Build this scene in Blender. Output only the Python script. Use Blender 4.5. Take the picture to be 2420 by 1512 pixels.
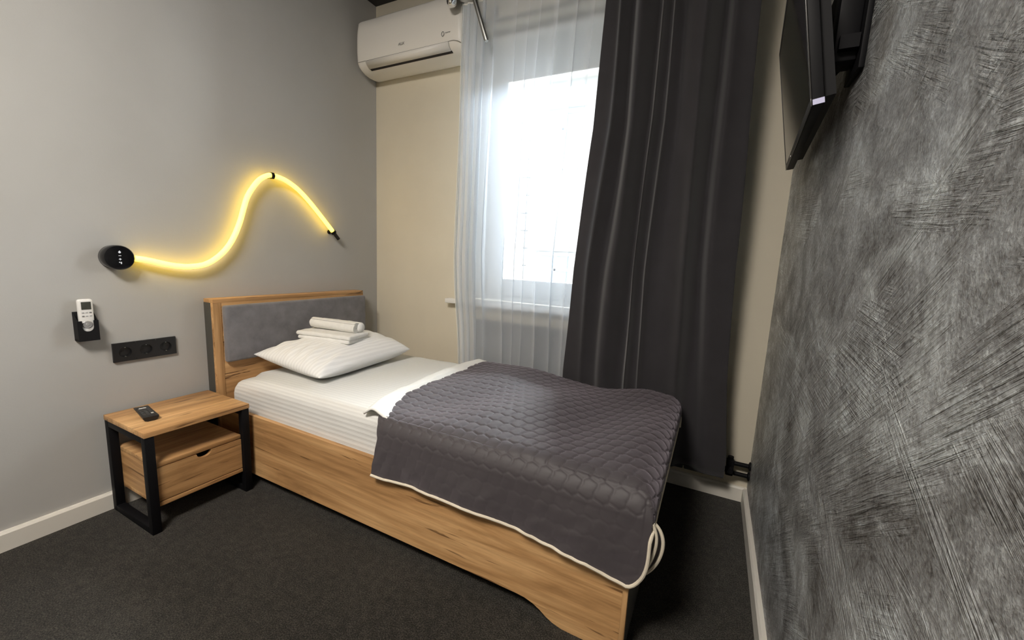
import bpy, bmesh, math, random
import numpy as np
from mathutils import Vector, Matrix, noise
random.seed(7)
PI = math.pi
for o in list(bpy.data.objects):
    bpy.data.objects.remove(o)
SC = bpy.context.scene
COL = SC.collection

# ------------------------------------------------------------------ camera, world, lights, exposure
W = 2.4675          # room width (x: headboard wall 0 -> dark plaster wall W)
H = 2.757           # ceiling height
Y0 = -4.7           # wall behind the camera
RC = ((0.8910959, 0.4513612, 0.0471291), (0.1092087, -0.11248, -0.9876344), (-0.4404788, 0.8852239, -0.1495231))
cam = bpy.data.objects.new('camera', bpy.data.cameras.new('camera'))
COL.objects.link(cam)
cam.data.sensor_width = 36.0
cam.data.lens = 952.588 / 2420 * 36.0
cam.data.clip_start = 0.02
cam.data.clip_end = 200
rx, dn, fw = RC
cam.matrix_world = Matrix(((rx[0], -dn[0], -fw[0], 2.2193), (rx[1], -dn[1], -fw[1], -2.20446), (rx[2], -dn[2], -fw[2], 1.14), (0, 0, 0, 1)))
SC.camera = cam

SC.view_settings.view_transform = 'Standard'
SC.view_settings.look = 'None'
SC.view_settings.exposure = 0.22
SC.view_settings.gamma = 1.0
SC.view_settings.use_curve_mapping = False
SC.cycles.max_bounces = 10
SC.cycles.diffuse_bounces = 6
SC.cycles.transparent_max_bounces = 16
SC.cycles.sample_clamp_indirect = 6.0
SC.cycles.caustics_reflective = False
SC.cycles.caustics_refractive = False

world = bpy.data.worlds.new('sky')
SC.world = world
world.use_nodes = True
wn = world.node_tree.nodes
wn['Background'].inputs[0].default_value = (0.80, 0.90, 1.0, 1)
wn['Background'].inputs[1].default_value = 2.2


def light(name, kind, loc, target, energy, color, size=None, size_y=None, angle=None):
    d = bpy.data.lights.new(name, kind)
    d.energy = energy
    d.color = color
    if kind == 'AREA':
        d.shape = 'RECTANGLE'
        d.size = size
        d.size_y = size_y
    if angle is not None:
        d.angle = angle
    o = bpy.data.objects.new(name, d)
    COL.objects.link(o)
    o.location = loc
    o.rotation_euler = (Vector(target) - Vector(loc)).to_track_quat('-Z', 'Y').to_euler()
    return o


light('sun', 'SUN', (0, -10, 14), (-2.0, 7.0, 1.0), 7.5, (1.0, 0.96, 0.90), angle=0.009)
light('daylight_over_street', 'AREA', (1.9, 2.6, 4.6), (1.2, -0.9, 0.6), 4300, (0.93, 0.97, 1.0), 3.2, 2.4)
light('daylight_along_street', 'AREA', (3.3, 1.7, 2.6), (0.2, -1.2, 0.9), 470, (0.96, 0.98, 1.0), 1.8, 2.4)
light('daylight_far_street', 'AREA', (-1.3, 1.5, 2.1), (2.4, -1.3, 1.2), 1900, (0.94, 0.98, 1.0), 1.6, 2.4)
light('room_fill_light', 'AREA', (1.35, -2.75, 2.70), (1.10, -2.40, 0.0), 120, (1.0, 0.925, 0.84), 0.8, 0.8)  # added fill standing in for warm room light from behind the camera

# ------------------------------------------------------------------ materials


class NT:
    def __init__(self, name):
        self.m = bpy.data.materials.new(name)
        self.m.use_nodes = True
        self.t = self.m.node_tree
        self.b = self.t.nodes['Principled BSDF']
        self.out = self.t.nodes['Material Output']

    def n(self, kind, ins=None, **props):
        k = self.t.nodes.new(kind)
        for a, v in props.items():
            setattr(k, a, v)
        for a, v in (ins or {}).items():
            s = k.inputs[a]
            if hasattr(v, 'is_output') or isinstance(v, bpy.types.NodeSocket):
                self.t.links.new(v, s)
            else:
                s.default_value = v
        return k

    def set(self, **kw):
        for a, v in kw.items():
            a = {'color': 'Base Color', 'rough': 'Roughness', 'metal': 'Metallic', 'normal': 'Normal', 'spec': 'Specular IOR Level', 'emit': 'Emission Color', 'estr': 'Emission Strength', 'sheen': 'Sheen Weight', 'coat': 'Coat Weight', 'srough': 'Sheen Roughness', 'trans': 'Transmission Weight', 'alpha': 'Alpha'}.get(a, a)
            s = self.b.inputs[a]
            if isinstance(v, bpy.types.NodeSocket):
                self.t.links.new(v, s)
            else:
                if a in ('Base Color', 'Emission Color') and len(v) == 3:
                    v = (*v, 1)
                s.default_value = v

    def coord(self, scale=(1, 1, 1), loc=(0, 0, 0), rot=(0, 0, 0), kind='Object'):
        c = self.n('ShaderNodeTexCoord')
        return self.n('ShaderNodeMapping', {'Vector': c.outputs[kind], 'Scale': scale, 'Location': loc, 'Rotation': rot}).outputs[0]

    def noise(self, vec, scale, detail=4, rough=0.55, dist=0.0):
        return self.n('ShaderNodeTexNoise', {'Vector': vec, 'Scale': scale, 'Detail': detail, 'Roughness': rough, 'Distortion': dist}).outputs[0]

    def ramp(self, fac, stops):
        r = self.n('ShaderNodeValToRGB', {'Fac': fac})
        e = r.color_ramp.elements
        while len(e) < len(stops):
            e.new(0.5)
        for k, (p, c) in zip(e, stops):
            k.position = p
            k.color = (*c, 1) if len(c) == 3 else c
        return r.outputs[0]

    def math(self, op, a, b=0.0, c=0.0):
        return self.n('ShaderNodeMath', {0: a, 1: b, 2: c}, operation=op).outputs[0]

    def mix(self, fac, a, b):
        k = self.n('ShaderNodeMix', data_type='RGBA')
        for s, v in ((k.inputs[0], fac), (k.inputs[6], a), (k.inputs[7], b)):
            if isinstance(v, bpy.types.NodeSocket):
                self.t.links.new(v, s)
            else:
                s.default_value = (*v, 1) if isinstance(v, tuple) and len(v) == 3 else v
        return k.outputs[2]

    def bump(self, h, strength, dist=0.01, normal=None):
        ins = {'Height': h, 'Strength': strength, 'Distance': dist}
        if normal is not None:
            ins['Normal'] = normal
        return self.n('ShaderNodeBump', ins).outputs[0]


def plain(name, color, rough=0.5, metal=0.0, **kw):
    k = NT(name)
    k.set(color=color, rough=rough, metal=metal, **kw)
    return k.m


def wood(name, axis, seed=0.0, dark=1.0):
    k = NT(name)
    sc = [9.0, 9.0, 9.0]
    sc[axis] = 0.9
    v = k.coord(tuple(sc), (seed, seed * 1.7, seed * 0.6))
    big = k.noise(v, 1.0, 5, 0.6, 1.2)
    sc2 = [60.0, 60.0, 60.0]
    sc2[axis] = 2.2
    v2 = k.coord(tuple(sc2), (seed * 3, seed, seed))
    fine = k.noise(v2, 1.0, 4, 0.6)
    sc3 = [30.0, 30.0, 30.0]
    sc3[axis] = 2.0
    v3 = k.coord(tuple(sc3), (seed * 2, seed * 5, seed))
    crack = k.noise(v3, 1.0, 3, 0.5, 1.8)
    base = k.ramp(big, [(0.28, (0.324 * dark, 0.171 * dark, 0.068 * dark)), (0.47, (0.543 * dark, 0.308 * dark, 0.132 * dark)), (0.62, (0.680 * dark, 0.414 * dark, 0.192 * dark)), (0.78, (0.551 * dark, 0.316 * dark, 0.138 * dark))])
    fcol = k.ramp(fine, [(0.30, (0.72, 0.70, 0.66)), (0.62, (1.05, 1.05, 1.05))])
    mul = k.n('ShaderNodeMix', data_type='RGBA', blend_type='MULTIPLY')
    mul.inputs[0].default_value = 1.0
    k.t.links.new(base, mul.inputs[6])
    k.t.links.new(fcol, mul.inputs[7])
    cm = k.ramp(crack, [(0.31, (1, 1, 1)), (0.36, (0, 0, 0))])
    col = k.mix(k.math('MULTIPLY', cm, 0.85), mul.outputs[2], (0.13 * dark, 0.062 * dark, 0.024 * dark))
    k.set(color=col, rough=0.48, spec=0.35, normal=k.bump(fine, 0.12, 0.002))
    return k.m


def paint(name, col, var=0.03, rough=0.85):
    k = NT(name)
    v = k.coord()
    a = k.noise(v, 2.2, 4, 0.6)
    c = k.ramp(a, [(0.3, tuple(x * (1 - var) for x in col)), (0.7, tuple(min(1, x * (1 + var)) for x in col))])
    f = k.noise(v, 170, 3, 0.6)
    g = k.noise(v, 9, 4, 0.6)
    k.set(color=c, rough=rough, spec=0.25, normal=k.bump(k.math('ADD', k.math('MULTIPLY', f, 0.25), g), 0.16, 0.006))
    return k.m


def fabric(name, col, rough=0.9, scale=900, strength=0.25, sheen=0.0, mottle=0.10, mscale=9):
    k = NT(name)
    v = k.coord()
    a = k.noise(v, mscale, 4, 0.6)
    c = k.ramp(a, [(0.3, tuple(x * (1 - mottle) for x in col)), (0.7, tuple(min(1, x * (1 + mottle)) for x in col))])
    f = k.noise(v, scale, 2, 0.6)
    k.set(color=c, rough=rough, spec=0.2, sheen=sheen, normal=k.bump(f, strength, 0.0015))
    return k.m


def striped(name, direction, period, col=(0.76, 0.755, 0.725)):
    """white satin cloth with woven stripes: matt and glossy bands of the same white, a hair of relief"""
    k = NT(name)
    c = k.n('ShaderNodeTexCoord')
    d = k.n('ShaderNodeVectorMath', {0: c.outputs['Object'], 1: direction}, operation='DOT_PRODUCT').outputs['Value']
    w = k.math('SINE', k.math('MULTIPLY', d, 2 * PI / period))
    m = k.n('ShaderNodeMapRange', {0: w, 1: -0.25, 2: 0.25}).outputs[0]
    v = k.coord()
    wr = k.noise(v, 14, 4, 0.6)
    colr = k.mix(m, tuple(x * 0.92 for x in col), col)
    rough = k.n('ShaderNodeMapRange', {0: m, 3: 0.42, 4: 0.85}).outputs[0]
    h = k.math('ADD', k.math('MULTIPLY', m, 0.30), k.math('MULTIPLY', wr, 1.0))
    k.set(color=colr, rough=rough, spec=0.3, sheen=0.1, normal=k.bump(h, 0.30, 0.006))
    return k.m


MAT = {}
MAT['wall_left'] = paint('warm_white_paint', (0.432, 0.426, 0.405))
MAT['wall_back'] = paint('cream_paint', (0.66, 0.605, 0.485))
MAT['wall_front'] = paint('back_paint', (0.55, 0.53, 0.49))
MAT['trim'] = plain('white_trim_plastic', (0.72, 0.69, 0.62), 0.45)
MAT['ceiling'] = plain('black_ceiling', (0.008, 0.008, 0.010), 0.5)
MAT['pvc'] = plain('white_window_plastic', (0.80, 0.84, 0.87), 0.35)
MAT['blind'] = plain('pale_blind_cloth', (0.72, 0.75, 0.74), 0.8)
MAT['black'] = plain('black_plastic', (0.008, 0.008, 0.009), 0.38)
MAT['black_matt'] = plain('black_matt_plastic', (0.008, 0.008, 0.009), 0.6, spec=0.2)
MAT['black_metal'] = plain('black_powder_coat', (0.005, 0.005, 0.006), 0.55, spec=0.15)
MAT['gloss_black'] = plain('gloss_black', (0.006, 0.006, 0.007), 0.12)
MAT['screen'] = plain('tv_screen_glass', (0.005, 0.005, 0.006), 0.06, spec=0.8)
MAT['chrome'] = plain('chrome', (0.80, 0.80, 0.80), 0.12, 1.0)
MAT['steel'] = plain('brushed_steel', (0.46, 0.46, 0.44), 0.38, 1.0)
MAT['white_plastic'] = plain('white_plastic', (0.80, 0.79, 0.76), 0.35)
MAT['ac'] = plain('conditioner_plastic', (0.86, 0.83, 0.77), 0.38)
MAT['gap'] = plain('dark_gap', (0.012, 0.008, 0.009), 0.7)
MAT['seam'] = plain('seam_shadow_line', (0.20, 0.19, 0.17), 0.7)
MAT['print'] = plain('grey_print', (0.16, 0.16, 0.16), 0.6)
MAT['lcd'] = plain('remote_display', (0.060, 0.062, 0.050), 0.18)
MAT['button'] = plain('grey_button', (0.42, 0.42, 0.42), 0.5)
MAT['dial'] = plain('silver_dial', (0.50, 0.50, 0.50), 0.35, 0.5)
MAT['graphite'] = plain('graphite_laminate', (0.060, 0.058, 0.050), 0.6)
MAT['radiator'] = plain('anthracite_enamel', (0.07, 0.07, 0.075), 0.38)
MAT['piping'] = fabric('cream_piping', (0.70, 0.63, 0.50), 0.8, 600, 0.3)
MAT['towel'] = fabric('white_terry', (0.80, 0.79, 0.76), 0.95, 420, 0.9, 0.2, 0.05, 30)
MAT['velvet'] = fabric('grey_velvet', (0.175, 0.170, 0.178), 0.85, 500, 0.3, 0.35, 0.20, 13)
MAT['sheet'] = striped('striped_white_sheet', (0.0, 1.0, 1.0), 0.021)
MAT['pillowcase'] = striped('striped_white_pillowcase', (1.0, 0.0, 0.0), 0.021, (0.87, 0.87, 0.86))
MAT['white_cloth'] = fabric('white_cotton', (0.82, 0.81, 0.77), 0.85, 500, 0.2, 0.05, 0.03)
MAT['quilt'] = fabric('grey_quilted_cloth', (0.044, 0.037, 0.040), 0.62, 700, 0.15, 0.38, 0.06, 20)
MAT['quilt'].node_tree.nodes['Principled BSDF'].inputs['Sheen Tint'].default_value = (0.90, 0.80, 0.92, 1)
MAT['quilt'].node_tree.nodes['Principled BSDF'].inputs['Specular IOR Level'].default_value = 0.6
MAT['dark_curtain'] = fabric('charcoal_curtain_cloth', (0.035, 0.033, 0.037), 0.75, 900, 0.2, 0.3, 0.10)
_m = MAT['dark_curtain'].node_tree
_tl = _m.nodes.new('ShaderNodeBsdfTranslucent')
_tl.inputs[0].default_value = (0.30, 0.26, 0.20, 1)
_mx = _m.nodes.new('ShaderNodeMixShader')
_mx.inputs[0].default_value = 0.06
_m.links.new(_m.nodes['Principled BSDF'].outputs[0], _mx.inputs[1])
_m.links.new(_tl.outputs[0], _mx.inputs[2])
_m.links.new(_mx.outputs[0], _m.nodes['Material Output'].inputs[0])
MAT['stone'] = paint('pale_stone_facade', (0.72, 0.70, 0.66), 0.10)
MAT['stone_dark'] = paint('grey_stone', (0.50, 0.47, 0.43), 0.15)
MAT['street'] = paint('asphalt', (0.20, 0.20, 0.20), 0.2)
MAT['sky_glass'] = plain('street_window_glass', (0.35, 0.45, 0.58), 0.15)
MAT['bluewhite'] = plain('bluish_white_label', (0.62, 0.62, 0.85), 0.5)
MAT['woodx'] = wood('golden_oak_along_x', 0, 1.3)
MAT['woody'] = wood('golden_oak_along_y', 1, 4.1, 1.02)
MAT['woody2'] = wood('golden_oak_front', 1, 8.7, 0.92)
MAT['woodz'] = wood('golden_oak_upright', 2, 2.2, 0.95)

k = NT('led_rope_glow')
k.set(color=(1, 0.85, 0.4), rough=0.5, emit=(1.0, 0.65, 0.045), estr=5.4)
MAT['led'] = k.m
k = NT('lamp_icon_glow')
k.set(color=(0.5, 0.5, 0.5), emit=(0.8, 0.85, 0.9), estr=0.35)
MAT['icon'] = k.m

k = NT('window_glass')
g = k.n('ShaderNodeBsdfGlossy', {'Color': (1, 1, 1, 1), 'Roughness': 0.02})
tr = k.n('ShaderNodeBsdfTransparent', {'Color': (0.96, 0.98, 0.98, 1)})
fr = k.n('ShaderNodeFresnel', {'IOR': 1.45})
mx = k.n('ShaderNodeMixShader', {0: fr.outputs[0], 1: tr.outputs[0], 2: g.outputs[0]})
k.t.links.new(mx.outputs[0], k.out.inputs[0])
MAT['glass'] = k.m

k = NT('sheer_voile')
d = k.n('ShaderNodeBsdfDiffuse', {'Color': (0.88, 0.92, 0.96, 1)})
tl = k.n('ShaderNodeBsdfTranslucent', {'Color': (0.44, 0.50, 0.58, 1)})
tr = k.n('ShaderNodeBsdfTransparent', {'Color': (0.98, 0.98, 0.98, 1)})
m1 = k.n('ShaderNodeMixShader', {0: 0.33, 1: d.outputs[0], 2: tl.outputs[0]})
# threads cover more of the view where the cloth is seen at a slant
lw = k.n('ShaderNodeLayerWeight', {'Blend': 0.35})
fac = k.n('ShaderNodeMapRange', {0: lw.outputs['Facing'], 1: 0.0, 2: 1.0, 3: 0.48, 4: 0.95}).outputs[0]
m2 = k.n('ShaderNodeMixShader', {0: fac, 1: tr.outputs[0], 2: m1.outputs[0]})
k.t.links.new(m2.outputs[0], k.out.inputs[0])
MAT['sheer'] = k.m

k = NT('dark_carpet')
v = k.coord()
a = k.noise(v, 240, 4, 0.8)
b = k.noise(v, 34, 4, 0.65)
c = k.noise(v, 3, 4, 0.6)
mixv = k.math('ADD', k.math('MULTIPLY', a, 0.78), k.math('ADD', k.math('MULTIPLY', b, 0.17), k.math('MULTIPLY', c, 0.07)))
k.set(color=k.ramp(mixv, [(0.42, (0.0050, 0.0043, 0.0034)), (0.50, (0.0185, 0.0162, 0.0129)), (0.60, (0.070, 0.062, 0.050))]), rough=1.0, spec=0.03, sheen=0.10,
      normal=k.bump(k.math('ADD', a, k.math('MULTIPLY', b, 0.4)), 0.6, 0.006))
MAT['carpet'] = k.m

# dark decorative plaster: soft-edged patches of trowel strokes lying in three directions over a fine speckled coat
k = NT('dark_brushed_plaster')
v = k.coord()
grain = k.noise(v, 150, 4, 0.7)
mid = k.noise(v, 30, 5, 0.65)
cloud = k.noise(v, 3.6, 7, 0.68, 1.0)
strokes = None
for i_, (ang_, off_, lo_, hi_, fr_) in enumerate(((0.62, 0.0, 0.47, 0.62, 150.0), (-0.10, 7.3, 0.50, 0.60, 190.0), (-0.48, 15.1, 0.50, 0.64, 170.0))):
    rot = k.n('ShaderNodeVectorRotate', {'Vector': v, 'Angle': ang_}, rotation_type='X_AXIS').outputs[0]
    sv = k.n('ShaderNodeMapping', {'Vector': rot, 'Scale': (1, 7.0, fr_)}).outputs[0]
    st = k.noise(sv, 1.0, 3, 0.62, 0.5)
    mk = k.noise(k.n('ShaderNodeMapping', {'Vector': rot, 'Location': (off_, off_, off_), 'Scale': (1, 1.5, 3.2)}).outputs[0], 1.0, 5, 0.62, 0.7)
    mk = k.n('ShaderNodeMapRange', {0: mk, 1: lo_, 2: hi_}, clamp=True).outputs[0]
    term = k.math('MULTIPLY', mk, k.math('SUBTRACT', st, 0.42))
    edge_ = k.math('MULTIPLY', mk, 0.05)
    term = k.math('ADD', term, edge_)
    strokes = term if strokes is None else k.math('ADD', strokes, term)
hgt = k.math('ADD', k.math('MULTIPLY', strokes, 1.5), k.math('ADD', k.math('MULTIPLY', grain, 0.20), k.math('MULTIPLY', mid, 0.30)))
tone = k.math('ADD', k.math('MULTIPLY', cloud, 0.48), k.math('ADD', k.math('MULTIPLY', grain, 0.30), k.math('ADD', k.math('MULTIPLY', mid, 0.22), k.math('MULTIPLY', strokes, 0.24))))
colr = k.ramp(tone, [(0.40, (0.075, 0.068, 0.061)), (0.52, (0.29, 0.295, 0.295)), (0.65, (0.68, 0.72, 0.73))])
k.set(color=colr, rough=k.n('ShaderNodeMapRange', {0: cloud, 1: 0.3, 2: 0.7, 3: 0.46, 4: 0.32}).outputs[0], metal=0.25, spec=0.9, normal=k.bump(hgt, 0.9, 0.012))
MAT['plaster'] = k.m


# ------------------------------------------------------------------ mesh helpers
class MB:
    def __init__(self):
        self.bm = bmesh.new()

    def box(self, lo, hi, bevel=0.0, seg=2):
        r = bmesh.ops.create_cube(self.bm, size=1.0)
        vs = r['verts']
        for v in vs:
            v.co = Vector([lo[i] + (v.co[i] + 0.5) * (hi[i] - lo[i]) for i in range(3)])
        if bevel > 0:
            es = list({e for v in vs for e in v.link_edges})
            bmesh.ops.bevel(self.bm, geom=es, offset=bevel, segments=seg, profile=0.5, affect='EDGES')
        return self

    def cyl(self, p0, p1, r0, r1=None, seg=24, caps=True):
        return self.tube([p0, p1], [r0, r0 if r1 is None else r1], seg, caps)

    def tube(self, path, r, seg=12, caps=True):
        path = [Vector(p) for p in path]
        n = len(path)
        rs = list(r) if isinstance(r, (list, tuple)) else [r] * n
        tans = []
        for i in range(n):
            t = path[min(i + 1, n - 1)] - path[max(i - 1, 0)]
            tans.append(t.normalized())
        up = Vector((0, 0, 1)) if abs(tans[0].z) < 0.9 else Vector((1, 0, 0))
        nrm = (up - tans[0] * up.dot(tans[0])).normalized()
        rings = []
        for i in range(n):
            t = tans[i]
            nrm = (nrm - t * nrm.dot(t)).normalized()
            bi = t.cross(nrm)
            rings.append([self.bm.verts.new(path[i] + (nrm * math.cos(2 * PI * j / seg) + bi * math.sin(2 * PI * j / seg)) * rs[i]) for j in range(seg)])
        for a, b in zip(rings, rings[1:]):
            for j in range(seg):
                self.bm.faces.new((a[j], a[(j + 1) % seg], b[(j + 1) % seg], b[j]))
        if caps:
            self.bm.faces.new(rings[0][::-1])
            self.bm.faces.new(rings[-1])
        return self

    def prism(self, pts, axis, a0, a1):
        """polygon in the plane across `axis`, pushed from a0 to a1"""
        def mk(p, a):
            c = list(p)
            c.insert(axis, a)
            return self.bm.verts.new(c)
        A = [mk(p, a0) for p in pts]
        B = [mk(p, a1) for p in pts]
        n = len(pts)
        for i in range(n):
            self.bm.faces.new((A[i], A[(i + 1) % n], B[(i + 1) % n], B[i]))
        self.bm.faces.new(A[::-1])
        self.bm.faces.new(B)
        return self

    def lathe(self, prof, centre, axis, seg=32):
        """profile of (radius, distance along axis)"""
        ax = Vector(axis).normalized()
        u = ax.orthogonal().normalized()
        w = ax.cross(u)
        c = Vector(centre)
        rings = []
        for r, d in prof:
            if r < 1e-6:
                rings.append([self.bm.verts.new(c + ax * d)])
            else:
                rings.append([self.bm.verts.new(c + ax * d + (u * math.cos(2 * PI * j / seg) + w * math.sin(2 * PI * j / seg)) * r) for j in range(seg)])
        for a, b in zip(rings, rings[1:]):
            for j in range(seg):
                if len(a) == 1 and len(b) == 1:
                    continue
                if len(a) == 1:
                    self.bm.faces.new((a[0], b[(j + 1) % seg], b[j]))
                elif len(b) == 1:
                    self.bm.faces.new((a[j], a[(j + 1) % seg], b[0]))
                else:
                    self.bm.faces.new((a[j], a[(j + 1) % seg], b[(j + 1) % seg], b[j]))
        return self

    def grid(self, P):
        """P: array (nu, nv, 3)"""
        nu, nv = P.shape[:2]
        V = [[self.bm.verts.new(P[i, j]) for j in range(nv)] for i in range(nu)]
        for i in range(nu - 1):
            for j in range(nv - 1):
                self.bm.faces.new((V[i][j], V[i + 1][j], V[i + 1][j + 1], V[i][j + 1]))
        return self

    def rbox(self, lo, hi, r, step=0.03, fn=None, edge=5):
        """box with rounded edges and a dense enough surface to be dented by fn(point, normal)"""
        lo, hi = Vector(lo), Vector(hi)

        def line(a, b):
            core = [a + r * (1 - math.cos(PI / 2 * i / edge)) for i in range(edge)]
            n = max(1, int((b - a - 2 * r) / step))
            mid = [a + r + (b - a - 2 * r) * i / n for i in range(n + 1)]
            return core + mid + [b - (x - a) for x in core[::-1]]
        L = [line(lo[i], hi[i]) for i in range(3)]

        def mp(p):
            c = Vector([min(max(p[i], lo[i] + r), hi[i] - r) for i in range(3)])
            d = p - c
            nrm = d.normalized() if d.length > 1e-9 else Vector((0, 0, 1))
            q = c + nrm * r
            return q + fn(q, nrm) if fn else q
        for ax in range(3):
            a1, a2 = [(1, 2), (2, 0), (0, 1)][ax]
            for side in (0, 1):
                V = []
                for s in L[a1]:
                    row = []
                    for t in L[a2]:
                        p = Vector((0, 0, 0))
                        p[ax] = (lo, hi)[side][ax]
                        p[a1] = s
                        p[a2] = t
                        row.append(self.bm.verts.new(mp(p)))
                    V.append(row)
                for i in range(len(V) - 1):
                    for j in range(len(V[0]) - 1):
                        f = (V[i][j], V[i + 1][j], V[i + 1][j + 1], V[i][j + 1])
                        self.bm.faces.new(f if side else f[::-1])
        bmesh.ops.remove_doubles(self.bm, verts=self.bm.verts[:], dist=1e-5)
        return self


def catmull(pts, n=8):
    out = []
    for i in range(len(pts) - 1):
        p0, p1, p2, p3 = [Vector(pts[min(max(k_, 0), len(pts) - 1)]) for k_ in (i - 1, i, i + 1, i + 2)]
        for s in range(n):
            u = s / n
            out.append(0.5 * ((2 * p1) + (p2 - p0) * u + (2 * p0 - 5 * p1 + 4 * p2 - p3) * u * u + (3 * p1 - p0 - 3 * p2 + p3) * u ** 3))
    out.append(Vector(pts[-1]))
    return out


ORG = {}


def tag(o, label=None, cat=None, group=None, kind=None):
    for a, v in (('label', label), ('category', cat), ('group', group), ('kind', kind)):
        if v:
            o[a] = v
    return o


def thing(name, label, cat, loc=(0, 0, 0), group=None, matrix=None):
    o = bpy.data.objects.new(name, None)
    o.empty_display_size = 0.05
    COL.objects.link(o)
    if matrix is not None:
        o.matrix_world = matrix
        ORG[o] = Vector((0, 0, 0))
    else:
        o.location = loc
        ORG[o] = Vector(loc)
    return tag(o, label, cat, group)


def obj(name, mb, mat, parent=None, origin=(0, 0, 0), smooth=35, label=None, kind=None, fix=True):
    """links one mesh object; points are world points (or local ones under a thing with its own matrix)"""
    bm = mb.bm
    off = ORG[parent] if parent else Vector(origin)
    for v in bm.verts:
        v.co -= off
    if fix:
        bmesh.ops.recalc_face_normals(bm, faces=bm.faces[:])
    me = bpy.data.meshes.new(name)
    bm.to_mesh(me)
    bm.free()
    if smooth:
        me.polygons.foreach_set('use_smooth', [True] * len(me.polygons))
        me.set_sharp_from_angle(angle=math.radians(smooth))
    me.materials.append(mat if not isinstance(mat, str) else MAT[mat])
    o = bpy.data.objects.new(name, me)
    COL.objects.link(o)
    if parent:
        o.parent = parent
        ORG[o] = ORG[parent]
    else:
        o.location = origin
        ORG[o] = Vector(origin)
    return tag(o, label, kind=kind)


def struct(name, mb, mat, label=None):
    return obj(name, mb, mat, kind='structure', label=label)


# ------------------------------------------------------------------ the room
WX0, WX1, WZ0, WZ1 = 0.76, 1.84, 0.868, 2.46      # window opening
struct('floor', MB().box((-0.15, Y0 - 0.15, -0.12), (W + 0.15, 0.15, 0.0)), 'carpet', 'dark grey brown carpet')
struct('ceiling', MB().box((-0.15, Y0 - 0.15, H), (W + 0.15, 0.15, H + 0.15)), 'ceiling', 'black ceiling')
struct('wall_left', MB().box((-0.15, Y0 - 0.15, 0.0), (0.0, 0.15, H)), 'wall_left', 'plain warm white wall')
struct('wall_right', MB().box((W, Y0 - 0.15, 0.0), (W + 0.15, 0.15, H)), 'plaster', 'dark grey brushed plaster wall')
struct('wall_front', MB().box((0, Y0 - 0.15, 0.0), (W, Y0, H)), 'wall_front')
b = MB()
b.box((0, 0, 0), (WX0, 0.15, H)).box((WX1, 0, 0), (W, 0.15, H)).box((WX0, 0, 0), (WX1, 0.15, WZ0 - 0.03)).box((WX0, 0, WZ1), (WX1, 0.15, H))
struct('wall_back', b, 'wall_back', 'cream window wall')


def baseboard(name, pts, axis, a0, a1):
    struct(name, MB().prism(pts, axis, a0, a1), 'trim', 'white baseboard')


BT, BH = 0.0192, 0.0738
prof = [(0.0, 0.0), (BT, 0.0), (BT, BH - 0.008), (BT - 0.006, BH), (0.0, BH)]
baseboard('baseboard_left', prof, 1, Y0, -BT)
baseboard('baseboard_right', [(W - x, z) for x, z in prof], 1, Y0, -BT)
baseboard('baseboard_back', [(-x, z) for x, z in prof], 0, 0.0, W)

# window
win = bpy.data.objects.new('window_1', None)
COL.objects.link(win)
win.location = (WX0, 0.10, WZ0)
win['kind'] = 'structure'
win['label'] = 'white plastic window behind the sheer curtain'
ORG[win] = Vector(win.location)


def ring_xz(b, x0, x1, z0, z1, w, y0, y1, bev=0.004):
    b.box((x0, y0, z0), (x0 + w, y1, z1), bev)
    b.box((x1 - w, y0, z0), (x1, y1, z1), bev)
    b.box((x0 + w, y0, z0), (x1 - w, y1, z0 + w), bev)
    b.box((x0 + w, y0, z1 - w), (x1 - w, y1, z1), bev)
    return b


b = MB()
b.box((WX0, 0.085, WZ0), (WX0 + 0.13, 0.15, WZ1), 0.004).box((WX1 - 0.13, 0.085, WZ0), (WX1, 0.15, WZ1), 0.004)
b.box((WX0 + 0.13, 0.085, WZ0), (WX1 - 0.13, 0.15, WZ0 + 0.045), 0.004).box((WX0 + 0.13, 0.085, WZ1 - 0.10), (WX1 - 0.13, 0.15, WZ1), 0.004)
obj('window_frame', b, 'pvc', win)
b = MB()
ring_xz(b, WX0 + 0.125, WX1 - 0.125, WZ0 + 0.04, WZ1 - 0.09, 0.105, 0.070, 0.135, 0.008)
sash = obj('window_sash', b, 'pvc', win)
obj('window_pane', MB().box((WX0 + 0.22, 0.100, WZ0 + 0.135), (WX1 - 0.22, 0.104, WZ1 - 0.185)), 'glass', sash, smooth=0)
b = MB()
b.box((WX1 - 0.205, 0.056, 1.52), (WX1 - 0.170, 0.0705, 1.66), 0.004).box((WX1 - 0.198, 0.036, 1.57), (WX1 - 0.178, 0.057, 1.70), 0.005)
obj('window_handle', b, 'white_plastic', sash)
obj('windowsill', MB().box((0.655, -0.060, WZ0 - 0.030), (1.945, 0.0, WZ0), 0.005).box((WX0 + 0.001, 0.0, WZ0 - 0.030), (WX1 - 0.001, 0.084, WZ0)), 'white_plastic', win, label='white window sill')
# roller blind, lowered over the top of the pane
t = thing('roller_blind', 'pale roller blind pulled a little way down over the window top', 'blind', (1.30, 0.05, 2.40))
b = MB()
b.tube([(WX0 + 0.10, 0.050, 2.405), (WX1 - 0.10, 0.050, 2.405)], 0.022, 16)
obj('roller', b, 'white_plastic', t)
obj('blind_cloth', MB().box((WX0 + 0.13, 0.0600, 2.185), (WX1 - 0.13, 0.0612, 2.41)), 'blind', t, smooth=0)
obj('bottom_bar', MB().box((WX0 + 0.13, 0.056, 2.172), (WX1 - 0.13, 0.066, 2.187), 0.003), 'white_plastic', t)

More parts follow.
